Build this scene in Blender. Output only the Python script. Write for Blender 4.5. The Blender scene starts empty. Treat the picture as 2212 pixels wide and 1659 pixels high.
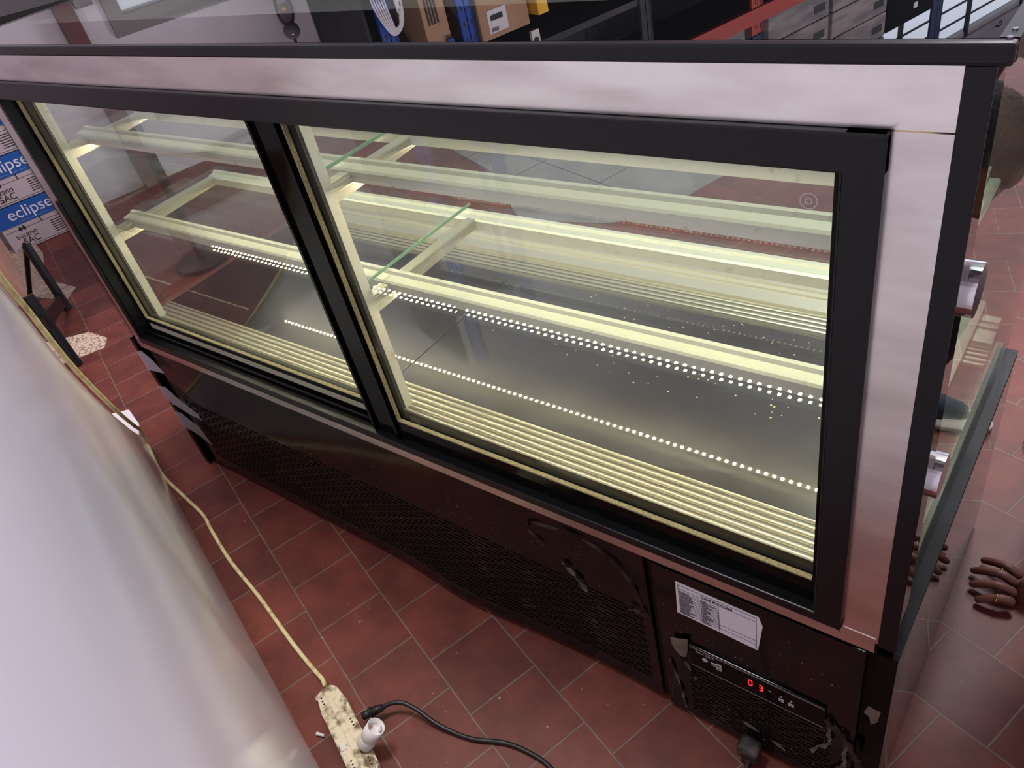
import bpy, bmesh, math, random
from mathutils import Vector, Matrix
random.seed(7)
S = bpy.context.scene
C = S.collection

# ------------------------------------------------------------------ camera
cam_d = bpy.data.cameras.new('camera')
cam = bpy.data.objects.new('camera', cam_d); C.objects.link(cam)
RX = (0.78758155, -0.24379427, 0.56593255)   # world axes seen from the camera
RY = (0.58227044, 0.59502486, -0.55399147)
RZ = (-0.20168399, 0.76583926, 0.6105848)
M = Matrix((RX, RY, RZ)).to_4x4()
M.translation = Vector((0.11938, -0.65639, 1.48930))
cam.matrix_world = M
cam_d.sensor_width = 36.0
cam_d.lens = 36.0*1681.15/2212.0
cam_d.clip_start = 0.01
S.camera = cam

# ------------------------------------------------------------------ light and exposure
S.view_settings.view_transform = 'Standard'
S.view_settings.look = 'None'
S.view_settings.gamma = 1.0
S.view_settings.use_curve_mapping = False
S.view_settings.exposure = -0.14
S.cycles.transparent_max_bounces = 24
S.cycles.max_bounces = 8
S.cycles.caustics_reflective = False
S.cycles.sample_clamp_indirect = 6.0
S.cycles.use_denoising = True
w = bpy.data.worlds.new('daylight'); S.world = w
w.use_nodes = True
bg = w.node_tree.nodes['Background']
bg.inputs[0].default_value = (0.78, 0.84, 1.0, 1)
bg.inputs[1].default_value = 3.0

TH = math.radians(72.997)
AX = Vector((math.cos(TH), math.sin(TH), 0))     # along the left wall, away from us
BX = Vector((math.sin(TH), -math.cos(TH), 0))    # across the room, towards the right wall
def room(a, b, z): return AX*a + BX*b + Vector((0, 0, z))

def area(name, a, b, z, sx, sy, e, col=(1, .95, .97), rot=None):
    l = bpy.data.lights.new(name, 'AREA'); l.shape = 'RECTANGLE'; l.size = sx; l.size_y = sy
    l.energy = e; l.color = col
    o = bpy.data.objects.new(name, l); C.objects.link(o)
    o.location = room(a, b, z)
    o.rotation_euler = rot or (0, 0, TH)
    return o
CEIL = 5.2
area('added_ceiling_light', -.2, -1.15, CEIL-.12, 1.6, .5, 200)  # unseen lamp, added to brighten the floor gap before the case
area('added_ceiling_light', 3.2, -1.2, CEIL-.12, 1.6, .5, 210)  # this and the next are unseen lamps added as general fill
area('added_ceiling_light', 6.5, -1.6, CEIL-.12, 1.6, .5, 210)

# ------------------------------------------------------------------ materials
def srgb(r, g, b):
    f = lambda c: (c/255/12.92 if c/255 <= .04045 else ((c/255+.055)/1.055)**2.4)
    return (f(r), f(g), f(b), 1)
def mat(name, col, rough=.5, metal=0., spec=.5, noise=None, bump=0., bscale=40, emit=None, es=0., coat=0., coords='Object', stretch=(1, 1, 1), ior=1.5):
    m = bpy.data.materials.new(name); m.use_nodes = True
    N = m.node_tree.nodes; L = m.node_tree.links; p = N['Principled BSDF']
    c = srgb(*col)
    p.inputs['Base Color'].default_value = c
    p.inputs['Roughness'].default_value = rough; p.inputs['Metallic'].default_value = metal
    p.inputs['Specular IOR Level'].default_value = spec; p.inputs['IOR'].default_value = ior
    p.inputs['Coat Weight'].default_value = coat; p.inputs['Coat Roughness'].default_value = .05
    if emit: p.inputs['Emission Color'].default_value = srgb(*emit); p.inputs['Emission Strength'].default_value = es
    if noise or bump:
        tc = N.new('ShaderNodeTexCoord'); mp = N.new('ShaderNodeMapping'); mp.inputs['Scale'].default_value = stretch
        L.new(tc.outputs[coords], mp.inputs[0])
    if noise:                                                     # (second colour, scale, low, high)
        c2, sc, lo, hi = noise
        nz = N.new('ShaderNodeTexNoise'); nz.inputs['Scale'].default_value = sc; nz.inputs['Detail'].default_value = 6
        L.new(mp.outputs[0], nz.inputs['Vector'])
        cr = N.new('ShaderNodeValToRGB'); cr.color_ramp.elements[0].position = lo; cr.color_ramp.elements[1].position = hi
        cr.color_ramp.elements[0].color = c; cr.color_ramp.elements[1].color = srgb(*c2)
        L.new(nz.outputs[0], cr.inputs[0]); L.new(cr.outputs[0], p.inputs['Base Color'])
    if bump:
        nb = N.new('ShaderNodeTexNoise'); nb.inputs['Scale'].default_value = bscale; nb.inputs['Detail'].default_value = 5
        L.new(mp.outputs[0], nb.inputs['Vector'])
        b = N.new('ShaderNodeBump'); b.inputs['Strength'].default_value = bump; b.inputs['Distance'].default_value = .01
        L.new(nb.outputs[0], b.inputs['Height']); L.new(b.outputs[0], p.inputs['Normal'])
    return m
def glass(name, tint=(.97, .985, .975), haze=0.0, boost=1.0, hazecol=(.8, .8, .8)):
    """thin clear pane: straight transmission plus a mirror part that grows towards grazing, with a little diffuse haze"""
    m = bpy.data.materials.new(name); m.use_nodes = True
    N = m.node_tree.nodes; L = m.node_tree.links
    N.remove(N['Principled BSDF']); out = N['Material Output']
    lw = N.new('ShaderNodeLayerWeight'); lw.inputs[0].default_value = .5
    pw = N.new('ShaderNodeMath'); pw.operation = 'POWER'; pw.inputs[1].default_value = 5
    L.new(lw.outputs['Facing'], pw.inputs[0])
    mr = N.new('ShaderNodeMath'); mr.operation = 'MULTIPLY_ADD'; mr.inputs[1].default_value = .95; mr.inputs[2].default_value = .04*boost
    mr.use_clamp = True
    L.new(pw.outputs[0], mr.inputs[0])
    tr = N.new('ShaderNodeBsdfTransparent'); tr.inputs[0].default_value = (*tint, 1)
    gl = N.new('ShaderNodeBsdfGlossy'); gl.inputs['Roughness'].default_value = 0.0
    mx = N.new('ShaderNodeMixShader'); L.new(mr.outputs[0], mx.inputs[0]); L.new(tr.outputs[0], mx.inputs[1]); L.new(gl.outputs[0], mx.inputs[2])
    last = mx
    if haze:
        df = N.new('ShaderNodeBsdfDiffuse'); df.inputs[0].default_value = (*hazecol, 1)
        tc = N.new('ShaderNodeTexCoord'); nz = N.new('ShaderNodeTexNoise'); nz.inputs['Scale'].default_value = 5; nz.inputs['Detail'].default_value = 6
        L.new(tc.outputs['Object'], nz.inputs['Vector'])
        mm = N.new('ShaderNodeMath'); mm.operation = 'MULTIPLY'; mm.inputs[1].default_value = haze*2
        L.new(nz.outputs[0], mm.inputs[0])
        m2 = N.new('ShaderNodeMixShader'); L.new(mm.outputs[0], m2.inputs[0]); L.new(mx.outputs[0], m2.inputs[1]); L.new(df.outputs[0], m2.inputs[2])
        last = m2
    L.new(last.outputs[0], out.inputs[0])
    return m

m_steel = mat('worn_stainless_steel', (238, 231, 228), .27, 1., noise=((204, 194, 192), 5, .4, .72), bump=.015, bscale=9, stretch=(1, 1, 4))
m_alu = mat('aluminium', (222, 216, 196), .38, .75)
m_alu_white = mat('pale_aluminium', (226, 222, 204), .42, .35, noise=((200, 190, 160), 60, .62, .75))
m_black = mat('black_satin_aluminium', (15, 15, 18), .3, spec=.28)
m_gloss = mat('black_gloss_paint', (8, 8, 9), .08, spec=.12)
m_rubber = mat('black_rubber', (14, 14, 15), .6)
m_brush = mat('brush_seal', (150, 138, 100), .9, noise=((120, 110, 78), 300, .4, .6))
m_glass = glass('door_glass', haze=.007, boost=1.1)
m_glass_side = glass('side_glass', tint=(.9, .95, .92), boost=1.5)
m_shelf = glass('shelf_glass', tint=(.965, .985, .972), haze=.006, boost=1.2)
m_glass_top = glass('top_glass', tint=(.82, .9, .88), haze=.02, boost=1.6)
m_edge = mat('green_glass_edge', (120, 160, 130), .15)
m_toppaint = mat('black_backed_glass', (9, 10, 12), .0, ior=1.62)
m_sidepaint = mat('black_lacquer_side', (14, 10, 11), .015, ior=1.7)
m_led = mat('warm_white_led', (255, 240, 200), .5, emit=(255, 243, 206), es=200)
m_tube = mat('led_strip_lens', (255, 246, 214), .4, emit=(255, 244, 210), es=15)
m_ledstrip = mat('led_circuit_board', (205, 205, 195), .5)
m_chrome = mat('brushed_chrome', (215, 208, 212), .16, 1.)
m_floorplaster = mat('old_plaster', (176, 160, 148), .9, noise=((140, 122, 108), 30, .35, .7), bump=.6, bscale=90)
m_pinkwall = mat('painted_wall', (205, 196, 204), .75, noise=((188, 178, 186), 2.5, .3, .8))
m_ceiling = mat('ceiling_paint', (225, 224, 228), .9)
m_paper = mat('paper', (214, 206, 212), .8)
m_ink = mat('black_ink', (32, 30, 34), .7)
m_white_gloss = mat('glossy_white_enamel', (240, 237, 246), .13, spec=.6, noise=((224, 222, 234), 1.3, .3, .7))
m_cord = mat('dirty_cream_cord', (222, 206, 156), .6, noise=((160, 136, 84), 60, .5, .75))
m_strip = mat('grimy_cream_plastic', (214, 200, 172), .55, noise=((104, 84, 52), 48, .44, .64), bump=.1, bscale=120)
m_white_plastic = mat('white_plastic', (216, 210, 210), .35)
m_cable = mat('black_cable', (22, 22, 23), .45)
m_blue = mat('blue_rack_paint', (24, 62, 150), .4)
m_navy = mat('navy_rack_paint', (22, 34, 78), .4)
m_red = mat('red_rack_paint', (170, 58, 48), .45)
m_card = mat('cardboard', (176, 138, 110), .85, noise=((160, 122, 94), 8, .3, .7))
m_greycard = mat('wrapped_grey_carton', (150, 138, 136), .35, noise=((112, 106, 110), 3, .4, .6), stretch=(1, 1, 5))
m_dark = mat('dark_goods', (34, 32, 36), .6, noise=((60, 54, 58), 4, .5, .8))
m_plywood = mat('pinkish_plywood', (214, 168, 150), .6, noise=((196, 146, 128), 5, .3, .7), stretch=(1, 1, .15))
m_plyedge = mat('tan_wood_edge', (188, 150, 108), .7)
m_film = mat('peeling_dusty_film', (112, 100, 88), .55, noise=((80, 68, 58), 30, .4, .7))
m_tape = bpy.data.materials.new('clear_tape')

def tape_mat(m):
    m.use_nodes = True
    N = m.node_tree.nodes; L = m.node_tree.links; p = N['Principled BSDF']
    p.inputs['Base Color'].default_value = srgb(205, 196, 206); p.inputs['Roughness'].default_value = .25
    p.inputs['Alpha'].default_value = .38
tape_mat(m_tape)

def tile_floor():
    m = bpy.data.materials.new('terracotta_tiles'); m.use_nodes = True
    N = m.node_tree.nodes; L = m.node_tree.links; p = N['Principled BSDF']
    tc = N.new('ShaderNodeTexCoord'); mp = N.new('ShaderNodeMapping')
    # tile rows run 18.3 degrees off the case; a joint crossing sits on the case's near side
    t = math.radians(18.3)
    mp.vector_type = 'POINT'
    mp.inputs['Rotation'].default_value = (0, 0, t)
    mp.inputs['Location'].default_value = (1.0035+.168*100, .425+.168*100, 0)
    L.new(tc.outputs['Object'], mp.inputs[0])
    nzw = N.new('ShaderNodeTexNoise'); nzw.inputs['Scale'].default_value = 7; nzw.inputs['Detail'].default_value = 3
    L.new(tc.outputs['Object'], nzw.inputs['Vector'])
    add = N.new('ShaderNodeVectorMath'); add.operation = 'MULTIPLY_ADD'
    add.inputs[1].default_value = (.006, .006, 0); L.new(nzw.outputs['Color'], add.inputs[0]); L.new(mp.outputs[0], add.inputs[2])
    br = N.new('ShaderNodeTexBrick')
    br.offset = .5; br.offset_frequency = 2; br.squash = 1
    br.inputs['Scale'].default_value = 1; br.inputs['Brick Width'].default_value = .168; br.inputs['Row Height'].default_value = .168
    br.inputs['Mortar Size'].default_value = .0021; br.inputs['Mortar Smooth'].default_value = .25; br.inputs['Bias'].default_value = 0
    br.inputs['Color1'].default_value = srgb(110, 56, 46); br.inputs['Color2'].default_value = srgb(90, 45, 39)
    br.inputs['Mortar'].default_value = srgb(112, 97, 86)
    L.new(add.outputs[0], br.inputs['Vector'])
    nz = N.new('ShaderNodeTexNoise'); nz.inputs['Scale'].default_value = 9; nz.inputs['Detail'].default_value = 8; nz.inputs['Roughness'].default_value = .65
    L.new(tc.outputs['Object'], nz.inputs['Vector'])
    cr = N.new('ShaderNodeValToRGB'); cr.color_ramp.elements[0].position = .3; cr.color_ramp.elements[1].position = .75
    cr.color_ramp.elements[0].color = (.62, .62, .64, 1); cr.color_ramp.elements[1].color = (1.4, 1.33, 1.28, 1)
    L.new(nz.outputs[0], cr.inputs[0])
    mx = N.new('ShaderNodeMix'); mx.data_type = 'RGBA'; mx.blend_type = 'MULTIPLY'; mx.inputs[0].default_value = 1
    L.new(br.outputs['Color'], mx.inputs[6]); L.new(cr.outputs[0], mx.inputs[7])
    # pale scuffs and crumbs
    nz2 = N.new('ShaderNodeTexNoise'); nz2.inputs['Scale'].default_value = 60; nz2.inputs['Detail'].default_value = 2
    L.new(tc.outputs['Object'], nz2.inputs['Vector'])
    cr2 = N.new('ShaderNodeValToRGB'); cr2.color_ramp.elements[0].position = .74; cr2.color_ramp.elements[1].position = .78
    L.new(nz2.outputs[0], cr2.inputs[0])
    mx2 = N.new('ShaderNodeMix'); mx2.data_type = 'RGBA'
    L.new(cr2.outputs[0], mx2.inputs[0]); L.new(mx.outputs[2], mx2.inputs[6]); mx2.inputs[7].default_value = srgb(168, 148, 134)
    L.new(mx2.outputs[2], p.inputs['Base Color'])
    p.inputs['Roughness'].default_value = .45; p.inputs['Specular IOR Level'].default_value = .3
    b = N.new('ShaderNodeBump'); b.inputs['Strength'].default_value = .5; b.inputs['Distance'].default_value = .002; b.invert = True
    L.new(br.outputs['Fac'], b.inputs['Height']); L.new(b.outputs[0], p.inputs['Normal'])
    return m
m_tiles = tile_floor()

def slotted(name, base, x0, x1, zlo, zhi, pitch, row, fill=.74, dust=(74, 62, 54)):
    """sheet metal punched with staggered long slots (object coordinates, x along, z up)"""
    m = bpy.data.materials.new(name); m.use_nodes = True
    N = m.node_tree.nodes; L = m.node_tree.links; p = N['Principled BSDF']
    def mth(op, a, b=None, c=None, clamp=False):
        n = N.new('ShaderNodeMath'); n.operation = op; n.use_clamp = clamp
        for i, v in enumerate((a, b, c)):
            if v is None: continue
            if isinstance(v, (int, float)): n.inputs[i].default_value = v
            else: L.new(v, n.inputs[i])
        return n.outputs[0]
    tc = N.new('ShaderNodeTexCoord'); sp = N.new('ShaderNodeSeparateXYZ'); L.new(tc.outputs['Object'], sp.inputs[0])
    X, Z = sp.outputs[0], sp.outputs[2]
    r = mth('FLOOR', mth('DIVIDE', Z, row))
    odd = mth('MODULO', mth('ABSOLUTE', r), 2)
    xs = mth('ADD', mth('DIVIDE', X, pitch), mth('MULTIPLY', odd, .5))
    fx = mth('SUBTRACT', mth('FRACT', mth('ADD', xs, 200)), .5)          # -.5 .. .5
    fz = mth('SUBTRACT', mth('FRACT', mth('ADD', mth('DIVIDE', Z, row), 200)), .5)
    dx = mth('MAXIMUM', mth('SUBTRACT', mth('MULTIPLY', mth('ABSOLUTE', fx), pitch), pitch*fill/2-row*.22), 0)
    dz = mth('MULTIPLY', fz, row)
    d = mth('SQRT', mth('ADD', mth('MULTIPLY', dx, dx), mth('MULTIPLY', dz, dz)))
    hole = mth('LESS_THAN', d, row*.25)
    rim = mth('MULTIPLY', mth('LESS_THAN', d, row*.36), mth('SUBTRACT', 1, hole))
    inside = mth('MULTIPLY', mth('MULTIPLY', mth('GREATER_THAN', X, x0), mth('LESS_THAN', X, x1)),
                 mth('MULTIPLY', mth('GREATER_THAN', Z, zlo), mth('LESS_THAN', Z, zhi)))
    hole = mth('MULTIPLY', hole, inside); rim = mth('MULTIPLY', rim, inside)
    nz = N.new('ShaderNodeTexNoise'); nz.inputs['Scale'].default_value = 11; nz.inputs['Detail'].default_value = 8; L.new(tc.outputs['Object'], nz.inputs['Vector'])
    cr = N.new('ShaderNodeValToRGB'); cr.color_ramp.elements[0].position = .58; cr.color_ramp.elements[1].position = .78
    cr.color_ramp.elements[0].color = (0, 0, 0, 1); cr.color_ramp.elements[1].color = (1, 1, 1, 1); L.new(nz.outputs[0], cr.inputs[0])
    dustf = mth('MULTIPLY', cr.outputs[0], mth('MULTIPLY_ADD', inside, .6, .1))
    dustf = mth('ADD', dustf, mth('MULTIPLY', rim, .62), clamp=True)
    mx = N.new('ShaderNodeMix'); mx.data_type = 'RGBA'; L.new(dustf, mx.inputs[0]); mx.inputs[6].default_value = srgb(*base); mx.inputs[7].default_value = srgb(*dust)
    mx2 = N.new('ShaderNodeMix'); mx2.data_type = 'RGBA'; L.new(hole, mx2.inputs[0]); L.new(mx.outputs[2], mx2.inputs[6]); mx2.inputs[7].default_value = (.0015, .0015, .0015, 1)
    L.new(mx2.outputs[2], p.inputs['Base Color'])
    ro = mth('ADD', mth('MULTIPLY', hole, .6), mth('MULTIPLY_ADD', dustf, .35, .11)); L.new(ro, p.inputs['Roughness'])
    sl = mth('MULTIPLY', mth('SUBTRACT', 1, hole), mth('MULTIPLY_ADD', inside, -.22, .36)); L.new(sl, p.inputs['Specular IOR Level'])
    return m

def ribbed(name, col, period, axis=1):
    m = mat(name, col, .35, .8)
    N = m.node_tree.nodes; L = m.node_tree.links; p = N['Principled BSDF']
    tc = N.new('ShaderNodeTexCoord'); sp = N.new('ShaderNodeSeparateXYZ'); L.new(tc.outputs['Object'], sp.inputs[0])
    a = N.new('ShaderNodeMath'); a.operation = 'MULTIPLY'; a.inputs[1].default_value = 2*math.pi/period; L.new(sp.outputs[axis], a.inputs[0])
    s = N.new('ShaderNodeMath'); s.operation = 'SINE'; L.new(a.outputs[0], s.inputs[0])
    b = N.new('ShaderNodeBump'); b.inputs['Strength'].default_value = .6; b.inputs['Distance'].default_value = .002
    L.new(s.outputs[0], b.inputs['Height']); L.new(b.outputs[0], p.inputs['Normal'])
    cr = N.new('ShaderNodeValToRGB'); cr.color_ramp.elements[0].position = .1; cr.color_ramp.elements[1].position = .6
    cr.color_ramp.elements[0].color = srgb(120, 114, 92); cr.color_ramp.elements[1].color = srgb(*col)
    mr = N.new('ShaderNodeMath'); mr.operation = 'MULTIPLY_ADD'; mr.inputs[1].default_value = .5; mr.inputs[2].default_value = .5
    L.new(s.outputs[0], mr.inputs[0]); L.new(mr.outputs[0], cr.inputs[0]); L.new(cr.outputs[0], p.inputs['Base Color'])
    return m
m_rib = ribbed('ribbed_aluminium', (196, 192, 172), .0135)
m_dots = mat('perforated_aluminium', (214, 210, 190), .4, .6)
def dots(m):
    N = m.node_tree.nodes; L = m.node_tree.links; p = N['Principled BSDF']
    tc = N.new('ShaderNodeTexCoord'); v = N.new('ShaderNodeTexVoronoi'); v.inputs['Scale'].default_value = 150; v.inputs['Randomness'].default_value = 0
    L.new(tc.outputs['Object'], v.inputs['Vector'])
    cr = N.new('ShaderNodeValToRGB'); cr.color_ramp.elements[0].position = .22; cr.color_ramp.elements[1].position = .28
    cr.color_ramp.elements[0].color = srgb(70, 66, 50); cr.color_ramp.elements[1].color = srgb(214, 210, 190)
    L.new(v.outputs['Distance'], cr.inputs[0]); L.new(cr.outputs[0], p.inputs['Base Color'])
dots(m_dots)
m_deck = mat('scratched_mirror_steel', (82, 81, 78), .32, 1., noise=((52, 51, 50), 3, .35, .7), coat=1.)
m_deck.node_tree.nodes['Principled BSDF'].inputs['Coat IOR'].default_value = 1.9; m_deck.node_tree.nodes['Principled BSDF'].inputs['Coat Roughness'].default_value = .022

# ------------------------------------------------------------------ mesh helpers
def box(bm, x0, x1, y0, y1, z0, z1, mtx=None, bev=0.):
    vs = [bm.verts.new((x, y, z)) for x in (x0, x1) for y in (y0, y1) for z in (z0, z1)]
    F = [(0, 1, 3, 2), (4, 6, 7, 5), (0, 4, 5, 1), (2, 3, 7, 6), (0, 2, 6, 4), (1, 5, 7, 3)]
    fs = [bm.faces.new([vs[i] for i in f]) for f in F]
    if bev:
        es = list({e for f in fs for e in f.edges})
        r = bmesh.ops.bevel(bm, geom=es, offset=bev, segments=2, affect='EDGES', profile=.6)
        vs = list({v for f in r['faces'] for v in f.verts} | {v for v in vs if v.is_valid})
    if mtx is not None: bmesh.ops.transform(bm, matrix=mtx, verts=vs)
    return vs
def prism(bm, pts, d0, d1, axis='y'):
    """closed outline extruded; pts in the two other axes"""
    def P(p, d):
        return {'y': (p[0], d, p[1]), 'x': (d, p[0], p[1]), 'z': (p[0], p[1], d)}[axis]
    a = [bm.verts.new(P(p, d0)) for p in pts]; b = [bm.verts.new(P(p, d1)) for p in pts]
    n = len(pts)
    for i in range(n): bm.faces.new((a[i], a[(i+1) % n], b[(i+1) % n], b[i]))
    bm.faces.new(a[::-1]); bm.faces.new(b)
    return a+b
def cyl(bm, p0, p1, r, n=16, r1=None, cap=True):
    p0, p1 = Vector(p0), Vector(p1); r1 = r if r1 is None else r1
    q = (p1-p0).to_track_quat('Z', 'Y').to_matrix()
    A = [bm.verts.new(p0+q@Vector((r*math.cos(2*math.pi*i/n), r*math.sin(2*math.pi*i/n), 0))) for i in range(n)]
    B = [bm.verts.new(p1+q@Vector((r1*math.cos(2*math.pi*i/n), r1*math.sin(2*math.pi*i/n), 0))) for i in range(n)]
    for i in range(n): bm.faces.new((A[i], A[(i+1) % n], B[(i+1) % n], B[i]))
    if cap: bm.faces.new(A[::-1]); bm.faces.new(B)
    return A+B
def spline(pts, k=8):
    P = [Vector(p) for p in pts]; P = [2*P[0]-P[1]]+P+[2*P[-1]-P[-2]]; out = []
    for i in range(1, len(P)-2):
        a, b, c, d = P[i-1:i+3]
        for j in range(k):
            t = j/k
            out.append(.5*((2*b)+(c-a)*t+(2*a-5*b+4*c-d)*t*t+(3*b-a-3*c+d)*t**3))
    out.append(P[-2]); return out
def tube(bm, pts, r, n=10, k=8):
    P = spline(pts, k); rings = []
    up = Vector((0, 0, 1))
    for i, p in enumerate(P):
        t = (P[min(i+1, len(P)-1)]-P[max(i-1, 0)]).normalized()
        s = t.cross(up);  s = s.normalized() if s.length > 1e-3 else Vector((1, 0, 0)); u = s.cross(t)
        rings.append([bm.verts.new(p+r*(s*math.cos(2*math.pi*j/n)+u*math.sin(2*math.pi*j/n))) for j in range(n)])
    for a, b in zip(rings, rings[1:]):
        for j in range(n): bm.faces.new((a[j], a[(j+1) % n], b[(j+1) % n], b[j]))
    bm.faces.new(rings[0][::-1]); bm.faces.new(rings[-1])
def obj(name, bm, m, parent=None, smooth=False):
    me = bpy.data.meshes.new(name); bmesh.ops.recalc_face_normals(bm, faces=bm.faces)
    bm.to_mesh(me); bm.free(); me.materials.append(m)
    o = bpy.data.objects.new(name, me); C.objects.link(o)
    if parent: o.parent = parent; o.matrix_parent_inverse = parent.matrix_world.inverted()
    if smooth:
        for f in me.polygons: f.use_smooth = True
    return o
def B(name, m, parent, *bxs, bev=0., mtx=None):
    bm = bmesh.new()
    for b in bxs: box(bm, *b, bev=bev, mtx=mtx)
    return obj(name, bm, m, parent)
def thing(name, label, cat, loc=(0, 0, 0), group=None, rz=0):
    o = bpy.data.objects.new(name, None); C.objects.link(o); o.location = loc; o.rotation_euler = (0, 0, rz)
    o['label'] = label; o['category'] = cat
    if group: o['group'] = group
    o.empty_display_size = .05
    bpy.context.view_layer.update()
    return o
def tag(o, label, cat, group=None):
    o['label'] = label; o['category'] = cat
    if group: o['group'] = group
    return o
def struct(o): o['kind'] = 'structure'; return o
def text(name, s, size, m, parent, mtx, ext=.0003, align='CENTER'):
    cu = bpy.data.curves.new(name, 'FONT'); cu.body = s; cu.size = size; cu.extrude = ext; cu.align_x = align; cu.align_y = 'CENTER'
    o = bpy.data.objects.new(name+'_tmp', cu); C.objects.link(o)
    bpy.context.view_layer.update()
    me = bpy.data.meshes.new_from_object(o.evaluated_get(bpy.context.evaluated_depsgraph_get()))
    bpy.data.objects.remove(o); me.transform(mtx); me.materials.clear(); me.materials.append(m)
    t = bpy.data.objects.new(name, me); C.objects.link(t)
    if parent: t.parent = parent; t.matrix_parent_inverse = parent.matrix_world.inverted()
    return t
# a frame for things drawn on the near face of the case: local x right, local y up, facing the viewer (-y)
def face(x, z, y): return Matrix.Translation((x, y, z)) @ Matrix.Rotation(math.pi/2, 4, 'X')

# ------------------------------------------------------------------ the room
bm = bmesh.new(); box(bm, -14, 8, -8, 16, -.1, 0)
struct(obj('floor', bm, m_tiles))
WALL = -4.72
def rbox(bm, a0, a1, b0, b1, z0, z1, bev=0.):
    m = Matrix.Identity(4)
    m[0][0], m[1][0] = AX.x, AX.y; m[0][1], m[1][1] = BX.x, BX.y
    return box(bm, a0, a1, b0, b1, z0, z1, mtx=m, bev=bev)
def RB(name, m, parent, *bxs, bev=0.):
    bm = bmesh.new()
    for b in bxs: rbox(bm, *b, bev=bev)
    return obj(name, bm, m, parent)
WIN = (7.2, 11.2, 2.6, 4.62)     # the grilled window high on the left wall
struct(RB('wall_left', m_pinkwall, None, (-5, WIN[0], WALL-.2, WALL, 0, CEIL), (WIN[1], 13, WALL-.2, WALL, 0, CEIL),
          (WIN[0], WIN[1], WALL-.2, WALL, 0, WIN[2]), (WIN[0], WIN[1], WALL-.2, WALL, WIN[3], CEIL)))
struct(RB('wall_back', m_pinkwall, None, (-3.2, -3.0, WALL, 4.2, 0, CEIL)))
struct(RB('wall_right', m_pinkwall, None, (-3.2, 2.2, 4.0, 4.2, 0, CEIL), (2.2, 8, 4.0, 4.2, 0, 1.0), (2.2, 8, 4.0, 4.2, 3.6, CEIL), (8, 13, 4.0, 4.2, 0, CEIL)))
struct(RB('ceiling', m_ceiling, None, (-5, 13, WALL-.2, 4.2, CEIL, CEIL+.15)))
for (a, b), w_ in zip(((-.2, -1.15), (3.2, -1.2), (6.5, -1.6)), ('above the display case', 'above the middle of the room', 'nearest the grilled window')):
    l = RB('added_ceiling_lamp', m_white_plastic, None, (a-.3, a+.3, b-.85, b+.85, CEIL-.07, CEIL-.01))  # unseen fixture added to go with each fill light
    tag(l, 'added unseen white ceiling lamp '+w_, 'ceiling lamp', 'added lamps under the ceiling')
# window with grille
wn = RB('window_1', m_white_plastic, None, (WIN[0], WIN[1], WALL-.12, WALL-.04, WIN[2], WIN[2]+.05), (WIN[0], WIN[1], WALL-.12, WALL-.04, WIN[3]-.05, WIN[3]),
        (WIN[0], WIN[0]+.05, WALL-.12, WALL-.04, WIN[2], WIN[3]), (WIN[1]-.05, WIN[1], WALL-.12, WALL-.04, WIN[2], WIN[3]))
struct(wn)
gb = [(WIN[0], WIN[1], WALL-.05, WALL-.03, h-.008, h+.008) for h in (3.0, 3.4, 3.8, 4.02, 4.2, 4.38)]
gb += [(a-.02, a+.02, WALL-.06, WALL-.02, WIN[2], WIN[3]) for a in (7.75, 9.1, 10.3)]
RB('window_grille', m_dark, wn, *gb)
# the building across the street
m_outwall = mat('pale_render', (226, 232, 240), .9, emit=(226, 232, 245), es=0)  # plain pale colour of the render
m_outorange = mat('orange_render', (226, 120, 96), .9, noise=((206, 96, 76), 2, .3, .7))  # the render's own orange
fb = thing('building', 'pale building with orange bands seen outside through the grilled window', 'building')
RB('facade', m_outwall, fb, (4, 15, -10.4, -10, 0, 7.6))
RB('orange_band', m_outorange, fb, (4, 15, -10.02, -9.97, 6.1, 7.0), (4, 9.2, -10.02, -9.97, 4.6, 5.2))
RB('facade_window', m_dark, fb, (10.4, 11.4, -10.02, -9.96, 5.2, 5.9))

# repaired patches of the floor
def patch(name, pts, m, z=.0025):
    bm = bmesh.new(); prism(bm, pts, .0, z, 'z'); return struct(obj(name, bm, m))
m_cement = mat('grey_cement_tile', (132, 126, 124), .55, noise=((104, 98, 98), 6, .3, .7))
U = Vector((.9494, -.314)); V = Vector((.314, .9494))
gp = Vector((-1.36, 1.76))
patch('floor_patch', [gp+U*0, gp+V*1.3, gp-U*2.1+V*1.3, gp-U*2.1, gp-U*1.0-V*.1, gp-U*.45-V*.32, gp-U*.1-V*.12], m_cement, .003)
g = bmesh.new()
for i in range(1, 5): 
    p = gp-U*.42*i; box(g, -.003, .003, 0, 1.5, 0, .0035, mtx=Matrix.Translation((p.x, p.y, 0))@Matrix.Rotation(-math.radians(18.3), 4, 'Z')@Matrix.Translation((0, -.1, 0)))
for i in range(0, 3):
    p = gp+V*(.42*i+.1); box(g, -2.1, 0, -.003, .003, 0, .0035, mtx=Matrix.Translation((p.x, p.y, 0))@Matrix.Rotation(-math.radians(18.3), 4, 'Z'))
struct(obj('floor_patch_joints', g, m_dark))
patch('floor_patch', [(-4.62, .66), (-4.36, .6), (-4.0, .44), (-3.72, .46), (-3.64, .37), (-3.95, .3), (-4.5, .48), (-4.85, .58)], m_floorplaster)
patch('floor_patch', [(-3.36, .13), (-3.1, .07), (-3.02, .22), (-3.08, .27), (-3.22, .26)], mat('speckled_mortar', (205, 180, 160), .9, noise=((120, 100, 90), 90, .5, .6)))

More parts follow.
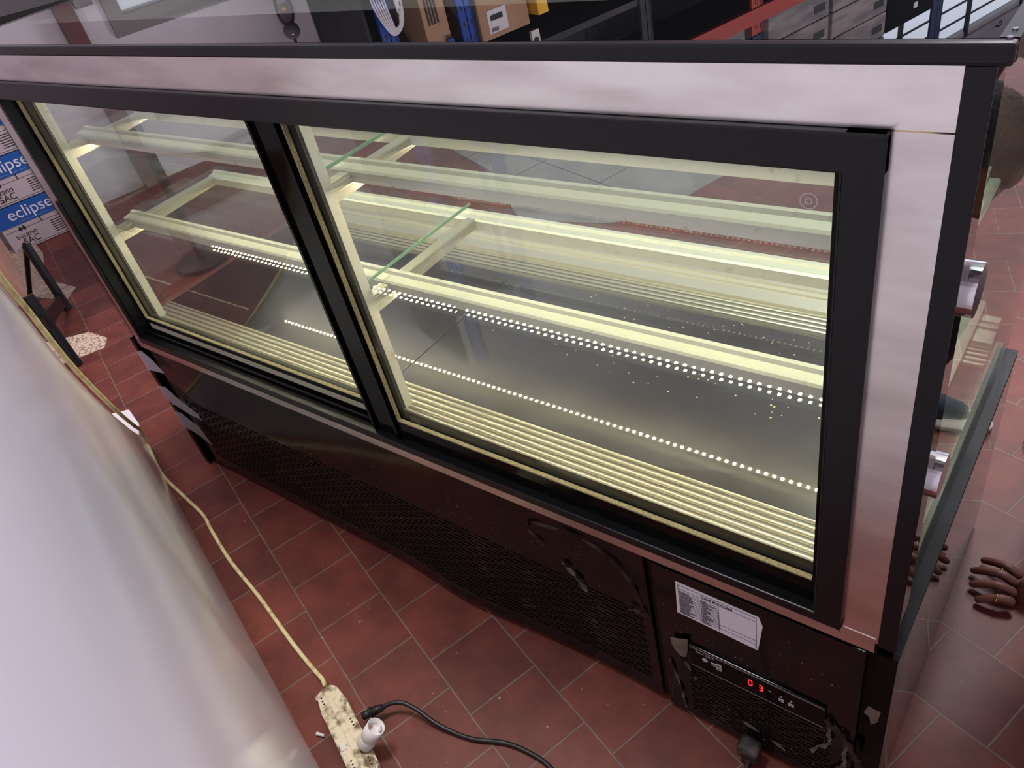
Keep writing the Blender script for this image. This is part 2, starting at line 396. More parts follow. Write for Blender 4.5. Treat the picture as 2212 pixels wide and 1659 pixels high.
# ------------------------------------------------------------------ the display case
XL, XR = -1.929, 0.0
case = thing('display_case', 'long glass refrigerated display case with black sliding back doors, in the middle', 'display case', (-.96, .33, 0))
ZS0, ZS1, ZF0, ZF1 = .463, 1.250, .495, 1.197
def Bs(name, m, parent, *bxs, bev=0.): return [B(name, m, parent, b, bev=bev) for b in bxs]
# steel surround and the pieces of black frame
B('steel_surround', m_steel, case, (XL, XR, 0, .012, ZF1+.0008, ZS1), (XL, XL+.05, 0, .012, ZS0, ZF1), (-.0467, XR, 0, .012, ZS0+.022, ZF1-.0008), (XL, XR-.003, -.001, .012, ZS0, ZF0))
B('corner_post', m_black, case, (.001, .0215, -.004, .034, .468, 1.2505)); B('corner_post', m_black, case, (XL-.006, XL-.001, .0, .034, .487, 1.2505))
B('post_side', m_sidepaint, case, (.0216, .0222, -.003, .034, .487, 1.2505))
fxl, fxr = XL+.046, -.0467
bm = bmesh.new()
box(bm, fxl, fxr, -.010, .03, 1.160, ZF1, bev=.002); box(bm, fxl, fxr, -.010, .012, ZF0, ZF0+.018, bev=.002); box(bm, fxl, fxr, -.004, .055, ZF0, ZF0+.010)
box(bm, fxr-.036, fxr, -.0102, .05, ZF0, ZF1, bev=.002); box(bm, fxl, fxl+.014, -.002, .05, ZF0, ZF1, bev=.001)
for y in (.018, .034, .05): box(bm, fxl, fxr, y-.0025, y+.0025, ZF0, ZF0+.024)
for y in (.03, .045): box(bm, fxl, fxr, y-.002, y+.002, 1.15, 1.17)
obj('door_frame', bm, m_black, case)
B('mitre_line', m_rubber, case, (fxr-.036, fxr-.0345, -.0106, -.0101, ZF0, ZF1-.037))
bm = bmesh.new(); box(bm, 0, .054, -.0108, -.0100, -.0004, .0004, mtx=Matrix.Translation((fxr-.037, 0, 1.160))@Matrix.Rotation(-math.pi/4, 4, 'Y')); obj('mitre_line', bm, m_rubber, case)
bm = bmesh.new(); box(bm, 0, .054, -.0108, -.0100, -.0004, .0004, mtx=Matrix.Translation((fxr-.037, 0, ZF0+.037))@Matrix.Rotation(math.pi/4, 4, 'Y')); obj('mitre_line', bm, m_rubber, case)
def door(name, x0, x1, y, st0, st1, top, bot):
    r = bmesh.new()
    zb, zt = ZF0+.014, 1.178
    box(r, x0, x0+st0, y-.010, y+.012, zb, zt, bev=.002)
    box(r, x1-st1, x1, y-.010, y+.012, zb, zt, bev=.002)
    box(r, x0+st0, x1-st1, y-.009, y+.011, zt-top, zt); box(r, x0+st0, x1-st1, y-.009, y+.011, zb, zb+bot)
    d = obj('sliding_door', r, m_gloss if st0 > .04 else m_black, case)
    B('glass_pane', m_glass, d, (x0+st0, x1-st1, y-.001, y+.002, zb+bot, zt-top))
    s = bmesh.new()
    a, b, c, e = x0+st0, x1-st1, zb+bot, zt-top
    box(s, a, a+.003, y-.0115, y-.004, c, e); box(s, a+.003, b, y-.0115, y-.004, c, c+.003)
    obj('brush_seal', s, m_brush, d)
    return d
dl = door('sliding_door', fxl+.008, -.925, .038, .016, .03, .02, .048)
dr = door('sliding_door', -.975, fxr-.012, .016, .088, .034, .02, .052)
bm = bmesh.new()    # raised channels of the meeting stile
for x in (-.969, -.903): box(bm, x, x+.006, .0, .008, ZF0+.02, 1.178)
obj('stile_rib', bm, m_gloss, dr)
bm = bmesh.new()
for r_, cx in ((.0085, 0), (.0035, 0)):
    for i in range(28):
        a0, a1 = i*math.tau/28, (i+1)*math.tau/28
        q = [bm.verts.new((-.117+rr*math.cos(a), .0135, 1.118+rr*math.sin(a))) for rr, a in ((r_, a0), (r_, a1), (r_-.0009, a1), (r_-.0009, a0))]; bm.faces.new(q)
obj('etched_mark', bm, mat('etched_glass', (190, 190, 190), .8), dr)
for z in (1.13, 1.108):
    bm = bmesh.new(); cyl(bm, (-.073, .004, z), (-.073, .0055, z), .0022, 12); obj('screw', bm, m_chrome, dr)
bm = bmesh.new(); box(bm, fxl+.001, fxl+.012, -.010, -.002, ZF0+.01, .914, bev=.002); obj('finger_pull', bm, m_black, dl)
# top
bm = bmesh.new()
box(bm, -2.0, .031, -.005, .006, 1.2505, 1.268, bev=.003); box(bm, .018, .0311, .006, .72, 1.2505, 1.268); box(bm, -2.0, -1.985, .006, .72, 1.2505, 1.268); box(bm, -2.0, .031, .705, .72, 1.2505, 1.268)
obj('top_rim', bm, m_black, case)
B('top_border', m_toppaint, case, (-1.985, .018, .006, .135, 1.2505, 1.2675))
B('top_glass', m_glass_top, case, (-1.985, .018, .135, .705, 1.2625, 1.2675))
B('top_led_bar', m_dots, case, (-1.9, -.02, .150, .185, 1.244, 1.250))
for x, y in ((.025, .004), (.025, .022)):
    bm = bmesh.new(); cyl(bm, (x, y, 1.268), (x, y, 1.2692), .0022, 10); obj('rivet', bm, m_chrome, case)
# glass sides and front
B('side_glass', m_glass_side, case, (.008, .012, .035, .70, .487, 1.249))
B('side_glass', m_glass_side, case, (XL-.027, XL-.023, .0, .70, .487, 1.249))
B('front_glass', m_glass_side, case, (XL-.022, .007, .686, .692, .487, 1.249))
for z in (1.025, .775):
    k = bmesh.new(); cyl(k, (.0145, .052, z), (.031, .052, z), .027, 40); bmesh.ops.bevel(k, geom=[e for e in k.edges if len(e.link_faces) == 2 and e.calc_face_angle() > 1], offset=.0015, segments=2, affect='EDGES')
    kk = obj('glass_clamp', k, m_chrome, case)
    k = bmesh.new(); cyl(k, (.0125, .052, z), (.0142, .052, z), .025, 40); obj('gasket', k, m_rubber, kk)
# base
B('base_cabinet', m_sidepaint, case, (XL-.027, .0285, .040, .700, .012, .470))
m_ledge = mat('dusty_dark_ledge', (44, 47, 54), .5, spec=.25, noise=((24, 24, 28), 9, .4, .6))
Bs('base_ledge', m_ledge, case, (.001, .0289, -.004, .700, .471, .486), (XL-.027, XL-.001, .0, .700, .470, .486))
Bs('dark_post', m_gloss, case, (.003, .0285, -.004, .04, .02, .47), (-.012, .003, .012, .04, .02, .462), (-.366, -.346, .012, .03, .02, .452))
Bs('corner_strip', m_gloss, case, (-1.960, -1.940, -.006, .030, .004, .486), (-1.940, -1.92, .004, .02, .02, .45))
m_slot = slotted('slotted_black_panel', (14, 11, 12), -1.875, -.385, .055, .287, .046, .0115)
bm = bmesh.new()
n = 60; top = []; botm = []
for i in range(n+1):
    x = -1.925+(1.925-.366)*i/n
    dent = .022*math.exp(-((x+.86)/.13)**2)*1.0+.006*math.sin(x*9)
    top.append((x, .452)); botm.append((x, .014+.5*abs(dent)))
V1 = []; 
for j in range(9):
    row = []
    for i in range(n+1):
        x = top[i][0]; f = j/8; z = botm[i][1]*(1-f)+top[i][1]*f
        y = .006-.018*math.exp(-((x+.86)/.16)**2-((z-.03)/.09)**2)+.004*math.exp(-((x+.5)/.12)**2-((z-.1)/.1)**2)
        row.append(bm.verts.new((x, y, z)))
    V1.append(row)
for j in range(8):
    for i in range(n): bm.faces.new((V1[j][i], V1[j][i+1], V1[j+1][i+1], V1[j+1][i]))
r = bmesh.ops.extrude_face_region(bm, geom=bm.faces[:])
bmesh.ops.translate(bm, verts=[v for v in r['geom'] if isinstance(v, bmesh.types.BMVert)], vec=(0, .004, 0))
vp = obj('vent_panel', bm, m_slot, case, smooth=False)
m_slot2 = slotted('slotted_control_panel', (14, 10, 11), -.298, -.045, .03, .195, .030, .0115)
cp = B('control_panel', m_slot2, case, (-.348, -.0125, .002, .010, .012, .450), bev=.001)
def poly(name, pts, m, parent, y, th=.0006):
    bm = bmesh.new(); prism(bm, [(x, z) for x, z in pts], y-th, y, 'y'); return obj(name, bm, m, parent)
# rating label with its table
lab = poly('rating_label', [(-.305, .430), (-.166, .428), (-.160, .408), (-.168, .337), (-.308, .343)], m_paper, cp, .0015)
lab['label'] = 'white rating label with a printed table'
bm = bmesh.new()
def ln(x0, z0, x1, z1, t=.0004):
    box(bm, min(x0, x1)-t, max(x0, x1)+t, .0004, .0008, min(z0, z1)-t, max(z0, z1)+t)
ln(-.301, .423, -.169, .423, .0003); ln(-.301, .423, -.301, .346, .0003); ln(-.170, .423, -.170, .341, .0003); ln(-.301, .413, -.170, .413, .0002)
for k in range(14): ln(-.301, .408-.0045*k, -.232, .408-.0045*k, .00018)
ln(-.232, .413, -.232, .344); ln(-.262, .408, -.262, .345, .0003); ln(-.232, .362, -.170, .362, .0002); ln(-.232, .352, -.170, .352, .0002)
for k in range(14):
    z = .4058-.0045*k
    for (xa, w_) in ((-.2995, random.uniform(.012, .028)), (-.260, random.uniform(.006, .022))):
        x = xa
        while x < xa+w_:
            q = random.uniform(.0008, .0022); box(bm, x, x+q, .0004, .0008, z-.0009, z+.0009); x += q+.0007
obj('printed_table', bm, m_ink, lab)
text('lettering', 'Cake showcase', .0085, m_ink, lab, face(-.235, .4172, .0006))
# controller
ct = B('controller', m_gloss, cp, (-.291, -.058, -.002, .0012, .203, .265), bev=.001)
B('controller_trim', mat('grey_trim_line', (120, 116, 116), .4), ct, (-.290, -.060, -.0026, -.0018, .2605, .2615), (-.290, -.060, -.0026, -.0018, .2585, .259), (-.290, -.060, -.0026, -.0018, .2035, .2042))
m_btn = mat('grey_membrane_button', (168, 164, 166), .5)
def btn(x, z, w_, h, s=None):
    b = B('button', m_btn, ct, (x-w_/2, x+w_/2, -.0032, -.0018, z-h/2, z+h/2), bev=.0006)
    if s: text('lettering', s, h*.62, m_ink, b, face(x, z, -.0034))
    return b
k = bmesh.new(); cyl(k, (-.262, -.0018, .238), (-.262, -.0032, .238), .005, 24); obj('button', k, m_btn, ct)
btn(-.246, .2365, .009, .0085, 'SET'); 
for z, s in ((.2405, 1), (.2305, -1)):
    b = btn(-.2365, z, .0095, .0085)
    k = bmesh.new(); prism(k, [(-.239, z-.0012*s), (-.234, z-.0012*s), (-.2365, z+.0022*s)], -.0036, -.0030, 'y'); obj('arrow', k, m_ink, b)
btn(-.128, .2265, .0085, .0078, '*'); btn(-.112, .2255, .0095, .0078, 'o')
text('lettering', 'Earur 205-3', .007, mat('pale_print', (150, 146, 150), .6), ct, face(-.262, .2525, -.0024))
text('lettering', '\u00b0C', .005, m_btn, ct, face(-.1475, .2365, -.0024))
m_red7 = mat('red_led_digit', (255, 40, 40), .5, emit=(255, 26, 34), es=6)
def seg7(x, z, s):
    bm = bmesh.new(); W_, H_, t_ = .0062, .0075, .0011
    seg = {'a': (0, 2), 'g': (0, 1), 'd': (0, 0), 'f': (1, -1, 1), 'b': (1, 1, 1), 'e': (1, -1, 0), 'c': (1, 1, 0)}
    for q in s:
        v = seg[q]
        if v[0] == 0: box(bm, x-W_/2+t_, x+W_/2-t_, -.0026, -.0020, z+(v[1]-1)*H_-t_/2, z+(v[1]-1)*H_+t_/2)
        else: box(bm, x+v[1]*W_/2-t_/2, x+v[1]*W_/2+t_/2, -.0026, -.0020, z+(v[2]-1)*H_+t_, z+v[2]*H_-t_)
    return obj('digit', bm, m_red7, ct)
seg7(-.181, .2345, 'abcdef'); seg7(-.163, .2335, 'abgcd')
bm = bmesh.new()
for x in (-.128, -.112): cyl(bm, (x, -.0018, .2365), (x, -.0026, .2365), .0018, 12)
obj('indicator_pair', bm, m_btn, ct)
poly('peeling_film', [(-.325, .262), (-.291, .281), (-.292, .252), (-.298, .222), (-.306, .217), (-.318, .228), (-.324, .245)], m_film, cp, -.004, .0008)
def ribbon(name, pts, m, parent, wdt, y):
    bm = bmesh.new(); P = spline([(a, y, b) for a, b in pts], 6); L_, R_ = [], []
    for i, p in enumerate(P):
        t_ = (P[min(i+1, len(P)-1)]-P[max(i-1, 0)]); nn = Vector((-t_.z, 0, t_.x)).normalized()
        ww = wdt*(.35+.65*abs(math.sin(i*.9+len(P))))
        yy = Vector((0, -.003*math.sin(i*.7), 0))
        L_.append(bm.verts.new(p+nn*ww+yy)); R_.append(bm.verts.new(p-nn*ww-yy*.5))
    for i in range(len(P)-1): bm.faces.new((L_[i], L_[i+1], R_[i+1], R_[i]))
    bmesh.ops.solidify(bm, geom=bm.faces[:], thickness=.0004)
    return obj(name, bm, m, parent, smooth=True)
ribbon('peeling_film', [(-.058, .235), (-.045, .222), (-.03, .205), (-.015, .18), (-.004, .155), (.0, .13)], m_film, cp, .008, -.004)
ribbon('peeling_film', [(-.05, .228), (-.05, .19), (-.047, .175), (-.052, .155), (-.066, .135), (-.075, .11)], m_film, cp, .004, -.003)
ribbon('peeling_film', [(-.022, .19), (-.024, .15), (-.022, .12), (-.034, .09), (-.045, .07)], m_film, cp, .004, -.003)
ribbon('peeling_film', [(-.315, .215), (-.30, .19), (-.29, .165), (-.285, .15)], m_film, cp, .0018, -.001)
ribbon('peeling_film', [(-.335, .18), (-.325, .13), (-.318, .09), (-.315, .06), (-.312, .03)], m_film, cp, .0022, -.001)
ribbon('peeling_film', [(-.21, .10), (-.19, .085), (-.15, .075), (-.12, .06)], m_film, cp, .0025, -.001)
ribbon('peeling_film', [(-.53, .435), (-.60, .418), (-.612, .40), (-.60, .375), (-.58, .36)], m_film, vp, .0025, .002)
ribbon('peeling_film', [(-.53, .435), (-.47, .43), (-.42, .40), (-.395, .36), (-.385, .32), (-.375, .28)], m_film, vp, .002, .002)
ribbon('peeling_film', [(-.545, .335), (-.53, .32), (-.515, .30), (-.50, .272)], m_film, vp, .006, .001)
ribbon('peeling_film', [(-.41, .285), (-.39, .290), (-.375, .288)], m_film, vp, .006, -.001)
bm = bmesh.new()
for i in range(85):       # scratches and paint chips
    x = random.uniform(-1.7, -.4); z = random.choice([random.uniform(.29, .44), random.uniform(.29, .44), random.uniform(.02, .28)]); l = random.uniform(.0008, .0045); a = random.uniform(0, 3.14)
    if random.random() < .05: l = random.uniform(.005, .010)
    prism(bm, [(x-l*math.cos(a), z-l*math.sin(a)), (x+.0003, z-.0003), (x+l*math.cos(a), z+l*math.sin(a)), (x-.0004, z+.0003)], .0048, .0058, 'y')
obj('paint_chip', bm, m_film, vp)['kind'] = 'stuff'
bm = bmesh.new()
for i in range(60):
    x = random.uniform(-.34, -.02); z = random.uniform(.04, .44); l = random.uniform(.0006, .0026); a = random.uniform(0, 3.14)
    if -.31 < x < -.155 and z > .33 or -.295 < x < -.055 and .2 < z < .27: continue
    prism(bm, [(x-l*math.cos(a), z-l*math.sin(a)), (x+.0004, z-.0004), (x+l*math.cos(a), z+l*math.sin(a)), (x-.0004, z+.0004)], .0008, .0021, 'y')
obj('paint_chip', bm, m_film, cp)['kind'] = 'stuff'
poly('peeling_film', [(.0, .392-.06), (.012, .36-.03), (.018, .33), (.016, .30), (.008, .285), (.004, .305), (-.004, .31), (.001, .33)], m_film, case, -.0045, .0006)
for pts in ([(-1.963, .44), (-1.93, .452), (-1.895, .435), (-1.86, .392), (-1.90, .385), (-1.963, .375)], [(-1.963, .315), (-1.92, .325), (-1.86, .285), (-1.80, .262), (-1.80, .238), (-1.86, .24), (-1.963, .26)], [(-1.963, .215), (-1.92, .225), (-1.85, .19), (-1.83, .125), (-1.88, .145), (-1.963, .16)]):
    o = poly('clear_tape', pts, m_tape, vp, -.0065, .0004)
    o['label'] = 'strip of clear packing tape'
B('dark_plinth', m_dark, case, (XL+.02, -.02, .05, .66, .0, .012))
B('gap_shade_strip', m_rubber, case, (XL+.01, -.012, .012, .0405, .453, .462))  # solid dark strip standing in for the shade in the panel gap

# interior
Bs('deck', m_deck, case, (XL+.02, -1.02, .125, .56, .520, .535), (-1.018, -.006, .125, .56, .520, .535))
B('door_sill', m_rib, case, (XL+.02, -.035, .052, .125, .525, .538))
B('perforated_strip', m_dots, case, (XL+.02, -.035, .0285, .034, .525, .541))
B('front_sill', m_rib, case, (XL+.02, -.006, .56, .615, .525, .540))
Bs('front_sill_profile', m_alu, case, (XL+.02, -.006, .615, .655, .525, .552), (XL+.02, -.006, .668, .686, .487, .56))
B('perforated_strip', m_dots, case, (XL+.02, -.006, .655, .668, .525, .556))
Bs('end_strip', m_dots, case, (-.012, .006, .05, .68, .487, .512), (XL-.016, XL+.012, .05, .68, .487, .51))
m_post = m_alu_white
def upright(x):
    bm = bmesh.new(); box(bm, x-.013, x+.013, .058, .078, .538, 1.24)
    box(bm, x-.013, x-.011, .054, .058, .538, 1.24); box(bm, x+.003, x+.005, .0565, .058, .538, 1.24)
    return obj('upright', bm, m_post, case)
def bracket(x, z, y1):
    bm = bmesh.new()
    prism(bm, [(.070, z-.034), (.070, z), (.12, z), (.12, z-.004), (y1, z-.004), (y1, z-.024), (.12, z-.034)], x-.011, x+.011, 'x')
    for dz in (.006, .011, .016, .022): box(bm, x-.0125, x+.0125, .072, y1-.002, z-dz-.0012, z-dz+.0008)
    b = obj('bracket', bm, m_alu, case)
    k = bmesh.new(); cyl(k, (x-.003, .085, z), (x-.003, .085, z+.006), .0045, 16); cyl(k, (x-.003, .085, z+.006), (x-.003, .085, z+.0062), .0028, 6)
    obj('screw', k, m_chrome, b)
    return b
ups = (-1.868, -.935, -.012)
for x in ups: upright(x)
ZU, ZL = 1.018, .795
for x in ups: bracket(x, ZU, .30); bracket(x, ZL, .385)
def rail(x0, x1, y, z, w_=.034, led=True, name='shelf_rail'):
    bm = bmesh.new()
    prism(bm, [(y, z-.022), (y, z-.003), (y+.004, z), (y+w_-.012, z+.001), (y+w_-.008, z+.006), (y+w_, z+.006), (y+w_, z-.014), (y+w_-.006, z-.022)], x0, x1, 'x')
    r_ = obj(name, bm, m_alu_white, case)
    if led:
        bm = bmesh.new(); box(bm, x0+.02, x1-.01, y+.007, y+w_-.009, z-.0232, z-.0222); s_ = obj('led_strip', bm, m_ledstrip, r_)
        bm = bmesh.new(); x = x0+.03
        while x < x1-.02:
            box(bm, x, x+.005, y+.011, y+.016, z-.0245, z-.0232); x += .0167
        obj('led_diode', bm, m_led, s_)['kind'] = 'stuff'
    return r_
rail(-1.905, -.012, .122, ZU+.004); rail(-1.90, -.012, .122, ZL+.004)
rail(-1.885, -.012, .272, ZU+.003, .03); rail(-1.885, -.012, .378, ZL-.004, .03)
B('led_tube', m_tube, case, (-1.88, -.03, .165, .185, 1.226, 1.236))
for (y0, y1, z) in ((.085, .306, ZU+.0125), (.068, .405, ZL+.0125)):
    for x0, x1 in ((-1.853, -.950), (-.920, -.027)):
        B('glass_shelf', m_shelf, case, (x0, x1, y0, y1, z, z+.006))
        B('shelf_edge', m_edge, case, (x1, x1+.0015, y0, y1, z, z+.006))
bm = bmesh.new()
for i in range(90):
    x, y = random.gauss(-.45, .16), random.uniform(.3, .55); r_ = random.uniform(.0005, .0014)
    box(bm, x-r_, x+r_, y-r_, y+r_, .535, .5362)
obj('crumbs', bm, mat('pale_crumbs', (220, 200, 150), .8), case)['kind'] = 'stuff'

# ------------------------------------------------------------------ things on the floor around the case
# white appliance at lower left: a big glossy side seen almost edge-on
E0 = Vector((-2.33, -.026, 0)); D = Vector((.9549, -.2971, 0)); NN = Vector((.2971, .9549, 0))
ap = thing('cabinet', 'tall glossy white cabinet whose side fills the lower left foreground', 'cabinet', E0, rz=-math.radians(17.28))
def add(name, bm, m, parent, smooth=False):
    o = obj(name, bm, m, None, smooth); o.parent = parent; return o
bm = bmesh.new()
prism(bm, [(.03, .0), (.33, .22), (.586, .43), (.78, .61), (.90, .743), (.95, .84), (.97, .90), (1.04, 1.0), (1.12, 1.2), (1.2, 1.95), (3.4, 1.95), (3.4, .0)], -.75, 0, 'y')
add('body', bm, m_white_gloss, ap)
# power strip
ps = thing('power_strip', 'grimy cream power strip lying on the floor tiles', 'power strip', (-.893, -.389, 0), rz=math.radians(-21))
bm = bmesh.new()
prism(bm, [(-.118, -.012), (-.105, -.024), (-.06, -.029), (.11, -.029), (.125, -.018), (.125, .018), (.11, .029), (-.06, .029), (-.105, .022), (-.118, .01)], .004, .030, 'z')
bmesh.ops.bevel(bm, geom=bm.edges[:], offset=.004, segments=2, affect='EDGES')
prism(bm, [(-.10, -.006), (-.10, .004), (.115, .008), (.115, -.004)], .030, .0335, 'z')
add('body', bm, m_strip, ps)
bm = bmesh.new(); cyl(bm, (-.116, -.02, .006), (-.116, -.02, .011), .009, 20); cyl(bm, (-.108, .0, .017), (-.085, .0, .02), .009, 12, r1=.006); add('hanging_tab', bm, m_strip, ps)
def socket(x, y, m=m_strip):
    bm = bmesh.new(); prism(bm, [(x-.014, y-.004), (x-.011, y-.0065), (x+.011, y-.0065), (x+.014, y-.004), (x+.014, y+.004), (x+.011, y+.0065), (x-.011, y+.0065), (x-.014, y+.004)], .030, .0318, 'z')
    s_ = add('socket', bm, m, ps)
    k = bmesh.new()
    for d in (-.0085, 0, .0085): cyl(k, (x+d, y, .0318), (x+d, y, .0321), .0022, 10)
    o = obj('pin_hole', k, m_rubber, None); o.parent = s_
for x, y in ((-.085, -.016), (-.0, .0185), (.085, -.016), (.10, .016)): socket(x, y)
bm = bmesh.new(); box(bm, .03, .046, -.024, -.012, .030, .032); add('switch', bm, m_ledstrip, ps)
inv = (Matrix.Translation((-.893, -.389, 0))@Matrix.Rotation(math.radians(-21), 4, 'Z')).inverted()
bm = bmesh.new()
tube(bm, [inv@Vector(p) for p in [(-1.01, -.343, .019), (-1.035, -.333, .012), (-1.075, -.326, .006), (-1.163, -.308, .005), (-1.263, -.284, .005), (-1.37, -.258, .005), (-1.538, -.223, .005), (-1.684, -.181, .005), (-1.766, -.155, .005), (-1.892, -.137, .005), (-2.052, -.113, .005),
     (-2.18, -.07, .02), (-2.17, -.062, .10), (-1.98, -.12, .25), (-1.76, -.19, .44), (-1.57, -.25, .62), (-1.46, -.286, .75), (-1.405, -.303, .84), (-1.385, -.31, .91), (-1.32, -.33, 1.01), (-1.27, -.34, 1.15), (-1.24, -.35, 1.3)]], .0052)
add('cord', bm, m_cord, ps, True)
# lamp-holder adapter standing in the strip
ad = thing('lamp_holder', 'open white plastic lamp holder with bare copper wires, plugged into the power strip', 'lamp holder', (-.826, -.392, .034))
ax_ = Vector((.028, .030, .052)).normalized(); q = ax_.to_track_quat('Z', 'Y').to_matrix().to_4x4()
bm = bmesh.new()
def ring(bm, prof, n=40):
    R_ = [[bm.verts.new((r*math.cos(2*math.pi*i/n), r*math.sin(2*math.pi*i/n), z)) for i in range(n)] for r, z in prof]
    for a, b in zip(R_, R_[1:]):
        for i in range(n): bm.faces.new((a[i], a[(i+1) % n], b[(i+1) % n], b[i]))
    return R_
R_ = ring(bm, [(.0155, 0), (.0185, .004), (.0185, .026), (.0182, .0265), (.0182, .028), (.0187, .0285), (.0187, .064), (.0172, .064), (.0168, .050), (.006, .048)])
bm.faces.new(R_[0][::-1]); bm.faces.new(R_[-1])
bmesh.ops.transform(bm, matrix=q, verts=bm.verts)
add('shell', bm, m_white_plastic, ad, True)
bm = bmesh.new(); box(bm, -.003, .003, -.0125, -.0105, .045, .062); bmesh.ops.transform(bm, matrix=q, verts=bm.verts); add('contact', bm, m_chrome, ad)
bm = bmesh.new(); tube(bm, [q@Vector(p) for p in [(.004, .006, .049), (.006, .008, .055), (.004, .010, .060)]], .0006, 6)
tube(bm, [q@Vector(p) for p in [(.004, .006, .049), (.009, .004, .053), (.011, .006, .054)]], .0006, 6); add('copper_wire', bm, mat('copper', (200, 120, 60), .3, 1.), ad)
# black lead with plug
cb = thing('power_cable', 'black power cable with plug curving across the tiles from the power strip', 'cable', (-.868, -.34, 0))
off = Matrix.Translation((.868, .34, 0))
bm = bmesh.new(); tube(bm, [off@Vector(p) for p in [(-.852, -.315, .03), (-.838, -.298, .034), (-.815, -.285, .034), (-.782, -.279, .026), (-.742, -.278, .016), (-.70, -.272, .008), (-.65, -.260, .006), (-.592, -.234, .006), (-.54, -.224, .006), (-.486, -.226, .006), (-.43, -.25, .006), (-.36, -.27, .006), (-.28, -.24, .006), (-.2, -.12, .006), (-.175, -.05, .008)]], .0046)
add('lead', bm, m_cable, cb, True)
bm = bmesh.new(); cyl(bm, off@Vector((-.878, -.350, .026)), off@Vector((-.868, -.336, .028)), .0085, 16); cyl(bm, off@Vector((-.868, -.336, .028)), off@Vector((-.850, -.313, .031)), .0105, 16, r1=.006)
for i in range(5):
    f = i/5; p = Vector((-.868+.018*f, -.336+.023*f, .028+.003*f)); cyl(bm, off@p, off@(p+Vector((.0015, .002, .0002))), .0112-.004*f, 16)
add('plug', bm, m_cable, cb, True)
c2 = thing('power_plug', 'dusty black plug hanging at the foot of the slotted control panel', 'plug', (-.178, -.03, .012))
bm = bmesh.new(); box(bm, -.020, .020, -.006, .026, .010, .046, bev=.008); cyl(bm, (0, .004, .012), (.002, .0, -.002), .011, 14, r1=.006); add('body', bm, mat('dusty_black_rubber', (30, 28, 28), .6, noise=((92, 80, 70), 60, .45, .7)), c2, True)
bm = bmesh.new(); tube(bm, [(.002, .0, .0), (.003, -.02, -.007), (.003, -.06, -.007), (0, -.12, -.007)], .0042); add('lead', bm, m_cable, c2, True)
bm = bmesh.new(); prism(bm, [(-2.56, -.03), (-2.5, .03), (-2.38, .0), (-2.30, -.05), (-2.32, -.07), (-2.42, -.08)], .001, .004, 'z')
tag(obj('paper_scrap', bm, m_paper), 'torn scrap of white paper on the floor at the white cabinet foot', 'paper')
bm = bmesh.new(); cyl(bm, (-.955, -.425, .004), (-.935, -.420, .006), .004, 10, r1=.0025)
tag(obj('plastic_bit', bm, m_white_plastic), 'small grey plastic bit on the tiles left of the power strip', 'debris')

# stool-like black metal trestle and the wood behind it
tr = thing('metal_trestle', 'small black metal leg frame standing on the tiles at far left', 'trestle', (-3.3, .2, 0))
o3 = Matrix.Translation((3.3, -.2, 0))
bm = bmesh.new(); cyl(bm, o3@Vector((-3.02, .10, 0)), o3@Vector((-3.09, .11, .31)), .021, 12); add('leg', bm, m_black, tr)
bm = bmesh.new(); cyl(bm, o3@Vector((-3.55, .33, 0)), o3@Vector((-3.62, .35, .31)), .019, 12); add('leg', bm, m_black, tr)
bm = bmesh.new(); cyl(bm, o3@Vector((-3.62, .35, .31)), o3@Vector((-3.83, .28, .0)), .011, 10); cyl(bm, o3@Vector((-3.635, .352, .31)), o3@Vector((-3.88, .30, .0)), .009, 10); add('rear_leg', bm, m_black, tr)
bm = bmesh.new(); p0, p1 = o3@Vector((-3.065, .107, .20)), o3@Vector((-3.56, .333, .05))
d = (p1-p0).normalized(); ll = (p1-p0).length; Qm = Matrix.Translation(p0)@d.to_track_quat('X', 'Z').to_matrix().to_4x4()
box(bm, -.10, ll, -.010, .010, -.028, .028, mtx=Qm)
add('crossbar', bm, m_black, tr)
wc = thing('wooden_cabinet', 'pinkish plywood cabinet at the far left edge behind the white cabinet', 'cabinet', (-3.88, .29, 0), rz=-math.radians(18.3))
bm = bmesh.new(); box(bm, -.75, 0, -.5, 0, 0, 1.15); add('body', bm, m_plywood, wc)
bm = bmesh.new(); box(bm, .001, .018, -.5, -.03, 0, 1.15); add('side_edge', bm, m_plyedge, wc)
